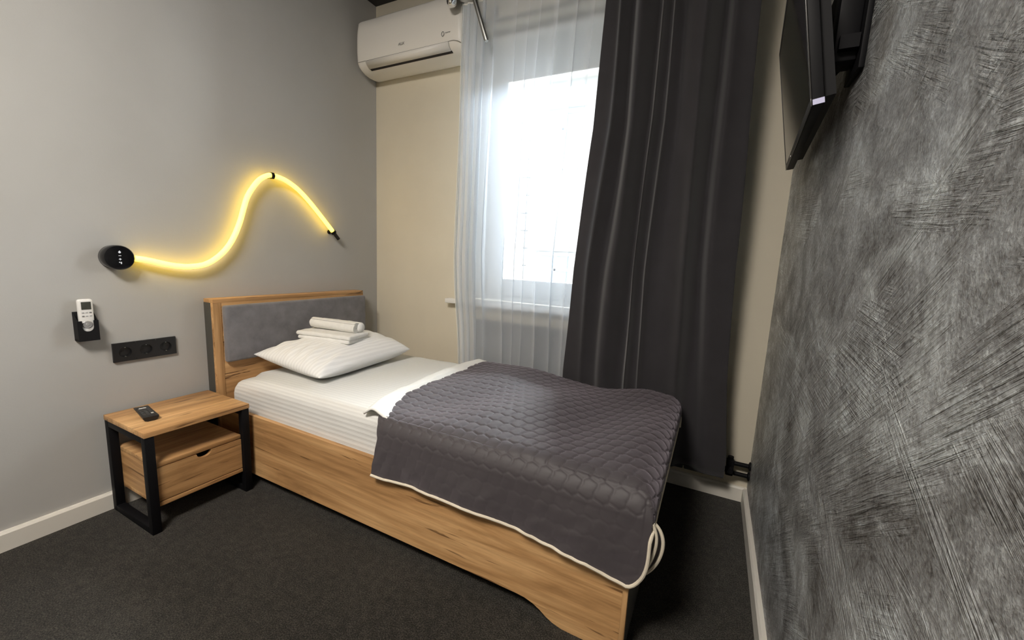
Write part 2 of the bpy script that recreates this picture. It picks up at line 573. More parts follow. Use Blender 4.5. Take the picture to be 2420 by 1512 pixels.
# ------------------------------------------------------------------ the street outside
struct('pavement', MB().box((-30, 0.4, -3.4), (30, 30, -3.2)), 'street')
t = thing('apartment_building', 'sunlit pale stone building seen through the sheer curtain', 'building', (-1.5, 7.0, -3.2))
obj('wall', MB().box((-2.05, 7.0, -3.2), (7.0, 12.0, 9.0)), 'stone', t)
obj('wing', MB().box((-9.0, 7.5, -3.2), (-2.05, 12.0, 8.0)), 'stone_dark', t)
z = -3.2
i = 0
while z < 5.0:
    wq = 0.45 if i % 2 else 0.32
    obj('quoin', MB().box((-2.35, 6.90, z + 0.015), (-2.35 + wq, 7.28, z + 0.40), 0.03), 'stone', t, smooth=0)
    z += 0.42
    i += 1
obj('cornice', MB().box((-2.45, 6.80, 5.15), (7.0, 7.0, 5.50), 0.05), 'stone', t)
for wx in (-1.72, 0.6, 2.9):
    for wz in (0.05, 3.25):
        fb = MB()
        ring_xz(fb, wx, wx + 0.90, wz, wz + 1.30, 0.09, 6.96, 7.0, 0.0)
        fb.box((wx + 0.42, 6.965, wz), (wx + 0.48, 7.0, wz + 1.30)).box((wx, 6.965, wz + 0.85), (wx + 0.9, 7.0, wz + 0.91))
        f = obj('window', fb, 'pvc', t, smooth=0)
        obj('pane', MB().box((wx + 0.05, 6.985, wz + 0.05), (wx + 0.85, 6.999, wz + 1.25)), 'sky_glass', f, smooth=0)
        obj('lintel', MB().box((wx - 0.15, 6.88, wz + 1.32), (wx + 1.05, 7.0, wz + 1.48)), 'stone_dark', t, smooth=0)

# ------------------------------------------------------------------ curtains


def lerp_tab(tab, z):
    tab = sorted(tab)
    return float(np.interp(z, [a for a, _ in tab], [b for _, b in tab]))


def pleats(xl, xr, yc, amp, sway, n, z0, z1, nu, nz, seed, drift=0.03, crowd=1.0, sway_end=None):
    rnd = random.Random(seed)
    ph = [rnd.uniform(0, 2 * PI) for _ in range(6)]
    P = np.zeros((nu, nz, 3))
    for j in range(nz):
        zz = z0 + (z1 - z0) * j / (nz - 1)
        a, c = lerp_tab(xl, zz), lerp_tab(xr, zz)
        y0, A = lerp_tab(yc, zz), lerp_tab(amp, zz)
        sp = (c - a) / n
        for i in range(nu):
            u = i / (nu - 1)
            p = 2 * PI * (n * u ** crowd + 0.42 * math.sin(2 * PI * (1.3 * u) + ph[0]) + 0.22 * math.sin(2 * PI * 3.1 * u + ph[1]) + drift * math.sin(2.1 * zz + 5 * u + ph[2]))
            am = A * (0.72 + 0.40 * math.sin(2 * PI * 2.3 * u + ph[3] + 0.35 * zz))
            e = min(1.0, u * n * 1.5, (1 - u) * n * 1.5)
            y = y0 + am * math.cos(p) + 0.13 * am * math.cos(2.0 * p + ph[4] + 0.8 * zz) + 0.006 * math.sin(3 * zz + 9 * u)
            sw = sway if sway_end is None else sway + (sway_end - sway) * min(1.0, u * 2.2)
            x = a + (c - a) * u + sp * sw * math.sin(p + 0.5) * e + 0.004 * math.sin(4.3 * zz + 17 * u + ph[5])
            P[i, j] = (x, y, zz)
    return P


YC_S = [(2.5, -0.222), (1.9, -0.200), (1.15, -0.155), (0.90, -0.134), (0.70, -0.112), (0.46, -0.104), (0.05, -0.100)]
XL_S = [(2.5, 0.850), (1.86, 0.832), (1.15, 0.792), (0.9, 0.790), (0.46, 0.800), (0.05, 0.805)]
XR_S = [(2.5, 1.73), (1.15, 1.66), (0.05, 1.62)]
P = pleats(XL_S, XR_S, YC_S, [(2.5, 0.010), (2.2, 0.014), (1.2, 0.026), (0.75, 0.022), (0.55, 0.014), (0.05, 0.013)], 0.30, 12.0, 0.03, 2.475, 520, 60, 3, 0.05, 0.56, 0.165)
t = thing('sheer_curtain', 'white translucent sheer curtain hanging over the bright window', 'curtain', (1.2, -0.2, 2.48))
obj('voile', MB().grid(P), 'sheer', t, smooth=180, fix=False)
hp = P[0]
b = MB()
for j in range(0, len(hp) - 1):
    pass
b.tube([tuple(q) for q in hp[::2]], 0.0022, 6)
obj('side_hem', b, 'white_cloth', t)
b = MB()
b.tube([tuple(P[i, -1]) for i in range(0, 520, 3)], 0.004, 6)
obj('heading_tape', b, 'white_cloth', t)

YC_D = [(2.5, -0.285), (2.2, -0.270), (1.78, -0.240), (1.13, -0.200), (0.64, -0.158), (0.50, -0.146), (0.16, -0.142)]
XL_D = [(2.5, 1.645), (1.78, 1.620), (1.09, 1.548), (0.557, 1.517), (0.16, 1.520)]
XR_D = [(2.5, 2.255), (2.16, 2.262), (1.71, 2.272), (1.13, 2.288), (0.64, 2.318), (0.266, 2.352), (0.16, 2.350)]
P = pleats(XL_D, XR_D, YC_D, [(2.5, 0.042), (1.2, 0.044), (0.7, 0.030), (0.5, 0.022), (0.16, 0.024)], 0.04, 6.2, 0.165, 2.475, 260, 50, 11, 0.05)
t = thing('blackout_curtain', 'dark charcoal blackout curtain hanging in folds right of the window', 'curtain', (1.95, -0.25, 2.48))
o = obj('drape', MB().grid(P), 'dark_curtain', t, smooth=180, fix=False)
sm = o.modifiers.new('thickness', 'SOLIDIFY')
sm.thickness = 0.0018
b = MB()
b.tube([tuple(P[i, 0] + np.array((0, 0, 0.0))) for i in range(0, 260, 2)], 0.0035, 6)
obj('bottom_hem', b, 'dark_curtain', t)

t = thing('curtain_rod', 'chrome curtain rod end beside the air conditioner', 'curtain rod', (0.80, -0.25, 2.50))
obj('pole', MB().tube([(0.80, -0.252, 2.502), (2.42, -0.252, 2.502)], 0.0125, 16), 'chrome', t)
b = MB()
b.lathe([(0.028, 0.0), (0.046, 0.004), (0.052, 0.014), (0.052, 0.034), (0.047, 0.044), (0.036, 0.046), (0.034, 0.040), (0.030, 0.020)], (0.822, -0.252, 2.505), (-0.75, -0.62, -0.18), 32)
obj('finial_ring', b, 'chrome', t)
obj('finial_core', MB().lathe([(0.0, 0.018), (0.034, 0.018), (0.034, 0.030), (0.0, 0.031)], (0.822, -0.252, 2.505), (-0.75, -0.62, -0.18), 24), 'gloss_black', t)
for x in (0.92, 2.36):
    obj('bracket', MB().box((x - 0.012, -0.26, 2.512), (x + 0.012, 0.0, 2.530), 0.003).box((x - 0.025, -0.008, 2.48), (x + 0.025, -0.0005, 2.56), 0.003), 'chrome', t)
for i in range(12):
    x = 0.90 + i * 0.125
    pts = [(x, -0.252 + 0.019 * math.cos(a), 2.502 + 0.019 * math.sin(a)) for a in np.linspace(0, 2 * PI, 17)]
    obj('curtain_ring', MB().tube(pts, 0.0028, 6, False), 'chrome', t, smooth=180)
t = thing('curtain_wand', 'grey metal draw wand hanging in front of the sheer curtain', 'curtain wand', (0.955, -0.285, 2.47))
obj('stick', MB().tube([(0.935, -0.285, 2.515), (1.044, -0.288, 2.236), (1.047, -0.288, 2.228)], [0.0125, 0.0125, 0.009], 14), 'steel', t)
obj('hook', MB().tube([(0.937, -0.285, 2.510), (0.934, -0.278, 2.528), (0.934, -0.262, 2.534)], 0.003, 8), 'steel', t)

# ------------------------------------------------------------------ radiator behind the curtains
t = thing('radiator', 'dark sectional radiator below the window, half hidden by curtains', 'radiator', (1.6, -0.045, 0.12))
secs = []
n_sec = 17
x0 = 0.885
for i in range(n_sec):
    xa = x0 + i * 0.0805
    if not secs:
        b = MB()
        b.box((xa + 0.002, -0.066, 0.12), (xa + 0.0785, -0.052, 0.735), 0.006)
        b.box((xa + 0.030, -0.055, 0.14), (xa + 0.050, -0.022, 0.74), 0.004)
        b.box((xa + 0.010, -0.030, 0.14), (xa + 0.070, -0.022, 0.72), 0.003)
        b.tube([(xa, -0.042, 0.165), (xa + 0.0805, -0.042, 0.165)], 0.018, 12)
        b.tube([(xa, -0.042, 0.705), (xa + 0.0805, -0.042, 0.705)], 0.018, 12)
        b.tube([(xa + 0.004, -0.0445, 0.735), (xa + 0.0765, -0.0445, 0.735)], 0.0215, 12)
        s = obj('section', b, 'radiator', t)
        secs.append(s)
    else:
        s = secs[0].copy()
        s.location = (i * 0.0805, 0, 0)
        COL.objects.link(s)
xe = 2.334
b = MB()
b.tube([(x0 + n_sec * 0.0805 - 0.002, -0.042, 0.165), (xe + 0.03, -0.044, 0.165)], 0.013, 12).box((xe + 0.028, -0.062, 0.140), (xe + 0.062, -0.030, 0.222), 0.006)
b.tube([(xe + 0.045, -0.046, 0.222), (xe + 0.045, -0.046, 0.236)], 0.013, 14)
obj('valve', b, 'black_metal', t)
for z in (0.154, 0.205):
    b = MB()
    b.tube([(xe + 0.05, -0.046, z), (W - 0.001, -0.046, z)], 0.0105, 14).lathe([(0.0105, 0), (0.021, 0.0), (0.021, 0.006), (0.0105, 0.010)], (W - 0.0015, -0.046, z), (-1, 0, 0), 20)
    obj('pipe', b, 'black_metal', t)
obj('valve_knob', MB().lathe([(0.0, -0.030), (0.012, -0.030), (0.016, -0.024), (0.016, 0.0), (0.010, 0.004)], (xe + 0.045, -0.064, 0.180), (0, 1, 0), 20), 'black_metal', t)
for i in (2, 6, 10):
    obj('hanger_bracket', MB().box((x0 + i * 0.0805 - 0.006, -0.022, 0.69), (x0 + i * 0.0805 + 0.006, -0.001, 0.72), 0.001), 'white_plastic', t)

# ------------------------------------------------------------------ air conditioner
t = thing('air_conditioner', 'white wall mounted air conditioner high in the corner', 'air conditioner', (0.44, -0.001, 2.28))
X0, X1 = 0.036, 0.838
prof = [(-0.001, 2.285), (-0.001, 2.566), (-0.150, 2.570), (-0.178, 2.566), (-0.192, 2.552), (-0.202, 2.500), (-0.206, 2.440), (-0.205, 2.380), (-0.200, 2.322), (-0.188, 2.302), (-0.168, 2.287), (-0.140, 2.276), (-0.100, 2.270), (-0.050, 2.272), (-0.020, 2.277)]


def ac_section(x, k):
    """profile pulled in towards the wall by k (rounded ends)"""
    return [(x, -0.001 + (y + 0.001) * (1 - k), 2.43 + (z - 2.43) * (1 - k * 0.22)) for y, z in prof]


b = MB()
rings = []
xs = [(X0, 0.06), (X0 + 0.004, 0.025), (X0 + 0.012, 0.005), (X0 + 0.024, 0.0), (X1 - 0.060, 0.0), (X1 - 0.034, 0.012), (X1 - 0.016, 0.05), (X1 - 0.005, 0.12), (X1, 0.22)]
for x, kk in xs:
    rings.append([b.bm.verts.new(p) for p in ac_section(x, kk)])
for r0, r1 in zip(rings, rings[1:]):
    n = len(r0)
    for j in range(n):
        b.bm.faces.new((r0[j], r0[(j + 1) % n], r1[(j + 1) % n], r1[j]))
b.bm.faces.new(rings[0])
b.bm.faces.new(rings[-1][::-1])
obj('housing', b, 'ac', t, smooth=50)
# seam under the front panel, running round the right end
sp = []
for x, kk in xs:
    if x < X0 + 0.003:
        continue
    q = ac_section(x, kk)[8]
    sp.append((q[0], q[1] - 0.0004, q[2] - 0.028 * max(0, (x - (X1 - 0.07)) / 0.07) ** 2))
obj('panel_seam', MB().tube(sp, 0.0013, 6), 'seam', t)
# outlet louver, with a dark slot behind its lower lip


def strip(i0, i1, xa, xb, lift):
    """thin curved plate following the profile between two of its corners"""
    mbx = MB()
    P2 = np.zeros((2, i1 - i0 + 1, 3))
    for a, x in enumerate((xa, xb)):
        for j in range(i0, i1 + 1):
            y, z = prof[j]
            P2[a, j - i0] = (x, y - lift * 0.7, z - lift * 0.7)
    return mbx.grid(P2)


o = obj('louver', strip(8, 10, 0.112, 0.742, 0.0012), 'ac', t, fix=False)
sm = o.modifiers.new('thickness', 'SOLIDIFY')
sm.thickness = 0.002
for x, a, c in ((0.112, 8, 10), (0.742, 8, 10)):
    q = [(x, prof[j][0] - 0.0015, prof[j][1] - 0.0015) for j in range(a, c + 1)]
    obj('louver_seam', MB().tube(q, 0.0011, 6), 'seam', t)
obj('outlet_slot', MB().prism([(-0.1685, 2.2885), (-0.1685, 2.2840), (-0.1545, 2.2800), (-0.1545, 2.2850)], 0, 0.118, 0.746), 'gap', t, smooth=0)


def text(name, body, size, loc, rot, mat, parent, extrude=0.0003):
    cu = bpy.data.curves.new(name, 'FONT')
    cu.body = body
    cu.size = size
    cu.extrude = extrude
    cu.align_x = 'CENTER'
    cu.align_y = 'CENTER'
    tmp = bpy.data.objects.new(name + '_t', cu)
    COL.objects.link(tmp)
    bpy.context.view_layer.update()
    me = bpy.data.meshes.new_from_object(tmp.evaluated_get(bpy.context.evaluated_depsgraph_get()))
    bpy.data.objects.remove(tmp)
    me.name = name
    me.materials.clear()
    me.materials.append(MAT[mat])
    o = bpy.data.objects.new(name, me)
    COL.objects.link(o)
    o.parent = parent
    o.matrix_parent_inverse = Matrix.Identity(4)
    o.location = Vector(loc) - ORG[parent]
    o.rotation_euler = rot
    return o


text('lettering', 'AUX', 0.022, (0.407, -0.2060, 2.366), (PI / 2 - 0.07, 0, 0), 'print', t)
text('small_lettering', 'inverter', 0.011, (0.742, -0.2060, 2.366), (PI / 2 - 0.07, 0, 0), 'print', t)
pts = [(0.708 + 0.0085 * math.cos(a), -0.2058, 2.363 + 0.0115 * math.sin(a)) for a in np.linspace(0, 2 * PI, 21)]
obj('round_emblem', MB().tube(pts, 0.0016, 6, False), 'print', t)
obj('wall_plate', MB().box((0.08, -0.004, 2.30), (0.78, -0.0005, 2.55)), 'steel', t)

# ------------------------------------------------------------------ bed
bed = thing('bed', 'single oak bed with grey padded headboard under the window', 'bed', (1.05, -0.67, 0.0))
hb = obj('headboard', MB().box((0.062, -1.134, 0.085), (0.080, -0.206, 0.862), 0.001).box((0.003, -1.133, 0.862), (0.080, -0.207, 0.880), 0.001), 'woody2', bed)
obj('headboard_side', MB().box((0.003, -1.134, 0.085), (0.062, -1.116, 0.862), 0.001).box((0.0225, -1.134, 0.0), (0.062, -1.116, 0.085)), 'graphite', hb, label='graphite headboard side')
obj('headboard_side', MB().box((0.003, -0.224, 0.085), (0.062, -0.206, 0.862), 0.001).box((0.0225, -0.224, 0.0), (0.062, -0.206, 0.085)), 'graphite', hb, label='graphite headboard side')
obj('headboard_edge', MB().box((0.0805, -1.134, 0.10), (0.0825, -1.099, 0.862)), 'woodz', hb)


def pad_fn(q, n):
    return Vector(n) * (0.0012 * noise.noise(q * 14))


obj('headboard_pad', MB().rbox((0.081, -1.098, 0.566), (0.114, -0.212, 0.850), 0.012, 0.04, pad_fn, 4), 'velvet', hb, label='grey velvet pad')
# long side panel with a swept foot at the far end
pts = [(0.082, 0.352), (0.082, 0.055), (1.74, 0.055), (1.775, 0.053), (1.805, 0.045), (1.83, 0.033), (1.853, 0.018), (1.875, 0.008), (1.905, 0.001), (1.94, 0.0), (2.078, 0.0), (2.078, 0.352)]
obj('side_panel', MB().prism(pts, 1, -1.125, -1.107), 'woodx', bed, smooth=0)
obj('side_panel', MB().prism(pts, 1, -0.233, -0.215), 'woodx', bed, smooth=0)
obj('edge_strip', MB().box((2.078, -1.125, 0.0), (2.093, -1.107, 0.352), 0.0008), 'woodz', bed)
obj('foot_panel', MB().box((2.078, -1.107, 0.0), (2.0935, -0.215, 0.352), 0.0008), 'graphite', bed, label='dark foot board')
obj('base_board', MB().box((0.083, -1.107, 0.165), (2.078, -0.233, 0.183)), 'graphite', bed)

mx0, mx1, my0, my1, mz0, mz1 = 0.118, 2.075, -1.102, -0.236, 0.184, 0.505


def mat_fn(q, n):
    d = 0.006 * noise.noise(q * 3.0) + 0.0025 * noise.noise(q * 11)
    v = Vector(n) * d
    if q.z > 0.45:
        e = min(1.0, max(0.0, (q.x - mx0) / 0.28))
        v.z += -0.040 * (1 - e) ** 2 * (1 if q.y < -0.98 else 0.45) + 0.010 * math.sin((q.x - mx0) / (mx1 - mx0) * PI)
    if n[1] < -0.5:
        v.y += 0.004
    if n[0] < -0.5:
        v.x += 0.01
    v.y = max(v.y, -0.002) if q.z < 0.36 else v.y
    return v


m = MB().rbox((mx0, my0, mz0), (mx1, my1, mz1), 0.050, 0.03, mat_fn, 7)
o = obj('mattress', m, 'sheet', origin=(1.09, -0.67, 0.184))
tag(o, 'mattress in a white satin striped sheet lying in the oak bed', 'mattress')


def mat_top(x, y):
    e = min(1.0, max(0.0, (x - mx0) / 0.28))
    return 0.505 + 0.010 * math.sin((x - mx0) / (mx1 - mx0) * PI) - 0.040 * (1 - e) ** 2 * 0.45


# ------------------------------------------------------------------ grey quilt


def section_path(far_z, near_drop, top):
    """(y, drop) from the far hem over the top to the near hem"""
    pts = [(-0.199, top - far_z)]
    for i in range(6):
        a = PI / 2 * i / 5
        pts.append((-0.234 + 0.034 * math.cos(a), 0.034 - 0.034 * math.sin(a)))
    pts.append((-1.03, 0.0))
    for i in range(1, 13):
        a = PI / 2 * i / 12
        pts.append((-1.045 - 0.094 * math.sin(a), 0.094 - 0.094 * math.cos(a) ** 0.9))
    if near_drop > 0.11:
        pts.append((-1.1425, near_drop))
    return np.array(pts)


NS, NTT = 300, 330
TOP = 0.537
near_tab = [(1.05, 0.228), (1.13, 0.234), (1.30, 0.229), (1.478, 0.226), (1.62, 0.232), (1.784, 0.240), (1.963, 0.256), (2.039, 0.276), (2.085, 0.286)]
left_tab = [(-0.16, 1.060), (-0.33, 1.030), (-0.50, 1.012), (-0.70, 1.018), (-0.885, 1.040), (-1.02, 1.080), (-1.10, 1.128), (-1.20, 1.150)]
foot_drop = 0.092
foot_x = 2.105
Lr = foot_x - 1.0
P = np.zeros((NS, NTT, 3))
AB = np.zeros((NS, NTT, 2))
amp = np.zeros((NS, NTT))
for i in range(NS):
    s = i / (NS - 1)
    xa = 1.10 + s * (foot_x - 1.10)
    full = 1.10 + s * (2.105 + foot_drop + 0.005 - 1.10)
    over = max(0.0, (full - 2.085) / (0.020 + foot_drop + 0.005))
    nd = lerp_tab(near_tab, min(full, 2.085)) - 0.175 * over ** 1.6
    pth = section_path(0.475, nd, TOP)
    seg = np.r_[0, np.cumsum(np.linalg.norm(np.diff(pth, axis=0), axis=1))]
    q = np.linspace(0, seg[-1], NTT)
    ys = np.interp(q, seg, pth[:, 0])
    ds = np.interp(q, seg, pth[:, 1])
    for j in range(NTT):
        y, d = ys[j], ds[j]
        xl = lerp_tab(left_tab, y)
        if y < -1.03:
            xl = float(np.interp(d, [0.0, 0.012, 0.04, 0.09, 0.23], [1.086, 1.112, 1.134, 1.146, 1.128]))
        flat = (2.105 - xl) + foot_drop + 0.005
        X = s * flat
        R = 0.062
        top_len = 2.076 - xl - 0.0
        if X < top_len:
            x, fd = xl + X, 0.0
        else:
            r = X - top_len
            arc = R * PI / 2
            if r < arc:
                a = r / R
                x, fd = xl + top_len + R * math.sin(a), R * (1 - math.cos(a))
            else:
                x, fd = xl + top_len + R, R + (r - arc)
        yy = y
        near = max(0.0, d - 0.085) if y < -1.0 else 0.0
        drop = max(d, fd) if (d > 0.02 and y < -1.0) else d + fd
        if y < -1.0 and fd > 0 and d > 0:
            k2 = max(d, fd) + 0.55 * min(d, fd) * (1 - min(1.0, d / 0.16))
            drop = k2
        # broad hollows and humps of the laid cloth
        h = 0.0
        if y > -1.10:
            w_ = max(0.0, 1 - drop / 0.05)
            h = (0.010 * math.sin(6.0 * x + 3.5 * y + 1.0) + 0.006 * math.sin(13.0 * x - 8.0 * y) + 0.016 * noise.noise(Vector((x * 2.6, y * 2.6, 1.7)))) * w_
            h += 0.012 * math.exp(-((x - 2.02 + 0.10 * (y + 0.6)) / 0.07) ** 2) * w_
            h -= 0.010 * math.exp(-((x - 1.82 + 0.10 * (y + 0.6)) / 0.09) ** 2) * w_
        if near > 0:
            g = min(1.0, near / 0.10)
            yy += -0.006 * g + 0.006 * g * math.sin(15 * x + 0.8) + 0.004 * g * noise.noise(Vector((x * 9, d * 9, 3.1))) + 0.005 * g * noise.noise(Vector((x * 22 + d * 14, d * 20, 8.0)))
            yy = min(yy, -1.1335)
        z = TOP + h - drop
        P[i, j] = (x, yy, z)
        AB[i, j] = (xl + X, q[j])
        wl = min(1.0, max(0.0, (X - 0.004) / 0.03))
        amp[i, j] = (0.0056 - 0.0040 * min(1.0, max(0.0, d - 0.02) / 0.07)) * wl
# quilted cells: long hexagons in offset rows
LX, LY = 0.046, 0.104
A, B = AB[..., 0], AB[..., 1]
A = A + 0.004 * np.sin(B * 2 * PI / LY * 2)


def lattice(a, b):
    da, db = a - np.round(a / LX) * LX, b - np.round(b / LY) * LY
    return da, db


d1a, d1b = lattice(A, B)
d2a, d2b = lattice(A - LX / 2, B - LY / 2)
e1 = d1a ** 2 + d1b ** 2
e2 = d2a ** 2 + d2b ** 2
first = e1 < e2
da = np.where(first, d1a, d2a)
cross = np.abs(e1 - e2) / (2 * math.hypot(LX / 2, LY / 2))
side = LX / 2 - np.abs(da)
edge = np.minimum(cross, side)
puff = np.clip(edge / 0.0055, 0, 1)
puff = 0.72 * (1 - (1 - puff) ** 2.0) + 0.28 * np.clip(edge / 0.02, 0, 1) ** 0.8
du = np.gradient(P, axis=0)
dv = np.gradient(P, axis=1)
N = np.cross(du, dv)
N /= np.maximum(np.linalg.norm(N, axis=2, keepdims=True), 1e-9)
if N[NS // 2, NTT // 2, 2] < 0:
    N = -N
crn = (P[..., 0] > 2.115) & (P[..., 1] < -1.12)
amp[crn] = 0.0
P2 = P + N * (puff * amp)[..., None]
quilt = thing('quilt', 'dark grey quilted bedspread with cream piping over the bed foot', 'bedspread', (1.6, -0.67, 0.51))
o = obj('quilted_cover', MB().grid(P2), 'quilt', quilt, smooth=180, fix=False)
hem_near = [tuple(P[i, -1]) for i in list(range(0, NS - 12, 3)) + list(range(NS - 12, NS, 2))]
hem_foot = [tuple(P[-1, j]) for j in range(NTT - 14, -1, -3)]
hem = [(p[0], p[1] - 0.001, p[2] - 0.003) for p in hem_near] + [(p[0] + 0.003, p[1], p[2] - 0.002) for p in hem_foot]
obj('piping', MB().tube(hem, 0.0052, 8), 'piping', quilt, label='cream piping')
# gathered corner folds hanging at the near foot corner
loop_a = [(2.1385, 0.448), (2.150, 0.418), (2.152, 0.388), (2.146, 0.350), (2.134, 0.314), (2.118, 0.280), (2.104, 0.258)]
loop_b = [(2.1385, 0.442), (2.157, 0.424), (2.168, 0.394), (2.167, 0.358), (2.155, 0.318), (2.134, 0.284), (2.108, 0.262)]
folds = [catmull([(x, -1.126, z) for x, z in loop_a], 4), catmull([(x, -1.108, z) for x, z in loop_b], 4)]
for f in folds:
    g = np.zeros((2, len(f), 3))
    for i_, p in enumerate(f):
        g[0, i_] = p
        g[1, i_] = (2.097, p[1] + 0.003, p[2] + 0.02)
    o = obj('corner_fold', MB().grid(g), 'quilt', quilt, smooth=180, fix=False)
    sm = o.modifiers.new('thickness', 'SOLIDIFY')
    sm.thickness = 0.006
    obj('piping', MB().tube(f, 0.0050, 8), 'piping', quilt, label='cream piping')

# white folded-back blanket edge beside the quilt
NU, NV = 26, 110
g = np.zeros((NU, NV, 3))
for j in range(NV):
    y = -0.205 - (1.106 - 0.205) * j / (NV - 1)
    xr = lerp_tab(left_tab, y) + 0.035
    xl = float(np.interp(y, [-1.12, -1.0, -0.6, -0.33, -0.2], [1.048, 1.010, 0.965, 0.960, 0.990]))
    for i in range(NU):
        u = i / (NU - 1)
        x = xl + (xr - xl) * u + 0.006 * noise.noise(Vector((y * 8, 0.3, 0.0)))
        rise = 0.019 * math.sin(min(1.0, u / 0.35) * PI / 2)
        near = max(0.0, (-1.02 - y) / 0.10)
        wr = 0.007 * noise.noise(Vector((x * 16, y * 13, 2.0))) + 0.006 * near * math.sin(70 * (x + 0.4 * y))
        z = mat_top(x, y) + 0.003 + rise + wr * min(1, u * 4) - 0.012 * near ** 2
        if u > 0.75:
            z -= 0.012 * (u - 0.75) / 0.25
        g[i, j] = (x, y, max(z, mat_top(x, y) + 0.002 - 0.020 * near ** 2))
o = obj('blanket', MB().grid(g), 'white_cloth', origin=(1.02, -0.67, 0.51), smooth=180, fix=False)
sm = o.modifiers.new('thickness', 'SOLIDIFY')
sm.thickness = 0.009
tag(o, 'white crumpled blanket edge folded out beside the grey quilt', 'blanket')

# ------------------------------------------------------------------ pillow and towels
P00, P10, P11 = Vector((0.135, -0.985, 0.592)), Vector((0.640, -0.992, 0.556)), Vector((0.622, -0.352, 0.575))
P01 = P00 + P11 - P10 + Vector((0.03, 0.02, 0.0))


def pillow_pt(u, v, side):
    """u along x (back->front), v along y (near->far); u, v in -1..1"""
    a, c = (u + 1) / 2, (v + 1) / 2
    pull = 0.085
    # edges bow inwards so the corners stick out as points
    ub = u * (1 - pull * (1 - v * v) * 0.6)
    vb = v * (1 - pull * (1 - u * u) * 0.45)
    a, c = (ub + 1) / 2, (vb + 1) / 2
    p = P00 * (1 - a) * (1 - c) + P10 * a * (1 - c) + P11 * a * c + P01 * (1 - a) * c
    f = max(0.0, (1 - abs(u) ** 2.4)) * max(0.0, (1 - abs(v) ** (2.8 if v < 0 else 5.0)))
    f = f ** 0.50
    if side > 0:
        wr = 0.0
        if v < -0.35:
            wr = 0.008 * math.sin(24 * u + 9 * v) * min(1, (-0.35 - v) / 0.3) * (1 - abs(v)) ** 0.5 * 1.4
        wr += 0.006 * noise.noise(Vector((u * 4, v * 4, 5.0)))
        return p + Vector((0, 0, 0.082 * f + wr * min(1, f * 2)))
    q = p + Vector((0, 0, -0.075 * f))
    q.z = max(q.z, mat_top(q.x, q.y) + 0.012)
    return q


n = 56
top = np.zeros((n, n, 3))
bot = np.zeros((n, n, 3))
for i in range(n):
    for j in range(n):
        u = math.sin((i / (n - 1) - 0.5) * PI)
        v = math.sin((j / (n - 1) - 0.5) * PI)
        top[i, j] = pillow_pt(u, v, 1)
        bot[i, j] = pillow_pt(u, v, -1)
b = MB()
b.grid(top).grid(bot[::-1])
bmesh.ops.remove_doubles(b.bm, verts=b.bm.verts[:], dist=1e-4)
o = obj('pillow', b, 'pillowcase', origin=(0.38, -0.67, 0.56), smooth=60)
tag(o, 'plump white striped pillow leaning on the grey headboard', 'pillow')


def towel_fn(q, n_):
    return Vector(n_) * (0.0022 * noise.noise(q * 22) + 0.0012 * noise.noise(q * 60)) + Vector((0, 0, 0.006 * math.sin(q.x * 7.0 + 1.0)))


dirx = Vector((0.416, 0.100, -0.020)).normalized()
up = Vector((0, 0.02, 1)).normalized()
diry = up.cross(dirx).normalized()
upz = dirx.cross(diry)


def frame(o_):
    return Matrix(((dirx.x, diry.x, upz.x, o_[0]), (dirx.y, diry.y, upz.y, o_[1]), (dirx.z, diry.z, upz.z, o_[2]), (0, 0, 0, 1)))


t = thing('folded_towel', 'white towel folded flat, lying on the pillow under the rolled one', 'towel', matrix=frame((0.378, -0.668, 0.647)), group=None)
obj('lower_fold', MB().rbox((-0.192, -0.085, 0.0), (0.128, 0.095, 0.0225), 0.0105, 0.012, towel_fn, 4), 'towel', t)
obj('upper_fold', MB().rbox((-0.200, -0.088, 0.0215), (0.134, 0.095, 0.0450), 0.0110, 0.012, towel_fn, 4), 'towel', t)
t = thing('rolled_towel', 'white towel rolled up, lying on top of the folded towel', 'towel', matrix=frame((0.350, -0.655, 0.690)))
b = MB()
turns, r0, r1 = 3.6, 0.007, 0.0335
m_ = 110
xsn = np.linspace(-0.150, 0.128, 16)
outer, inner = [], []
for i in range(m_):
    a = i / (m_ - 1)
    th = 2 * PI * turns * a - PI / 2
    r = r0 + (r1 - r0) * a
    outer.append((r * math.cos(th), r * math.sin(th)))
    r -= 0.0068
    inner.append((r * math.cos(th), r * math.sin(th)))
loop = outer + inner[::-1]
rings = []
for x in xsn:
    e = 1.0 - 0.05 * (abs(x) / 0.155) ** 6
    rings.append([b.bm.verts.new((x + 0.003 * math.sin(i * 0.3) * (abs(x) > 0.149), y * 1.12 * e + 0.0012 * noise.noise(Vector((x * 25, y * 40, z_ * 40))), z_ * 0.96 * e + 0.036)) for i, (y, z_) in enumerate(loop)])
nl = len(loop)
for ra, rb in zip(rings, rings[1:]):
    for j in range(nl):
        b.bm.faces.new((ra[j], ra[(j + 1) % nl], rb[(j + 1) % nl], rb[j]))
for R_ in (rings[0], rings[-1]):
    for j in range(m_ - 1):
        b.bm.faces.new((R_[j], R_[j + 1], R_[nl - 2 - j], R_[nl - 1 - j]))
obj('towel_roll', b, 'towel', t, smooth=50)
obj('loose_end', MB().rbox((-0.140, 0.006, 0.002), (0.145, 0.070, 0.058), 0.026, 0.014, towel_fn, 5), 'towel', t)

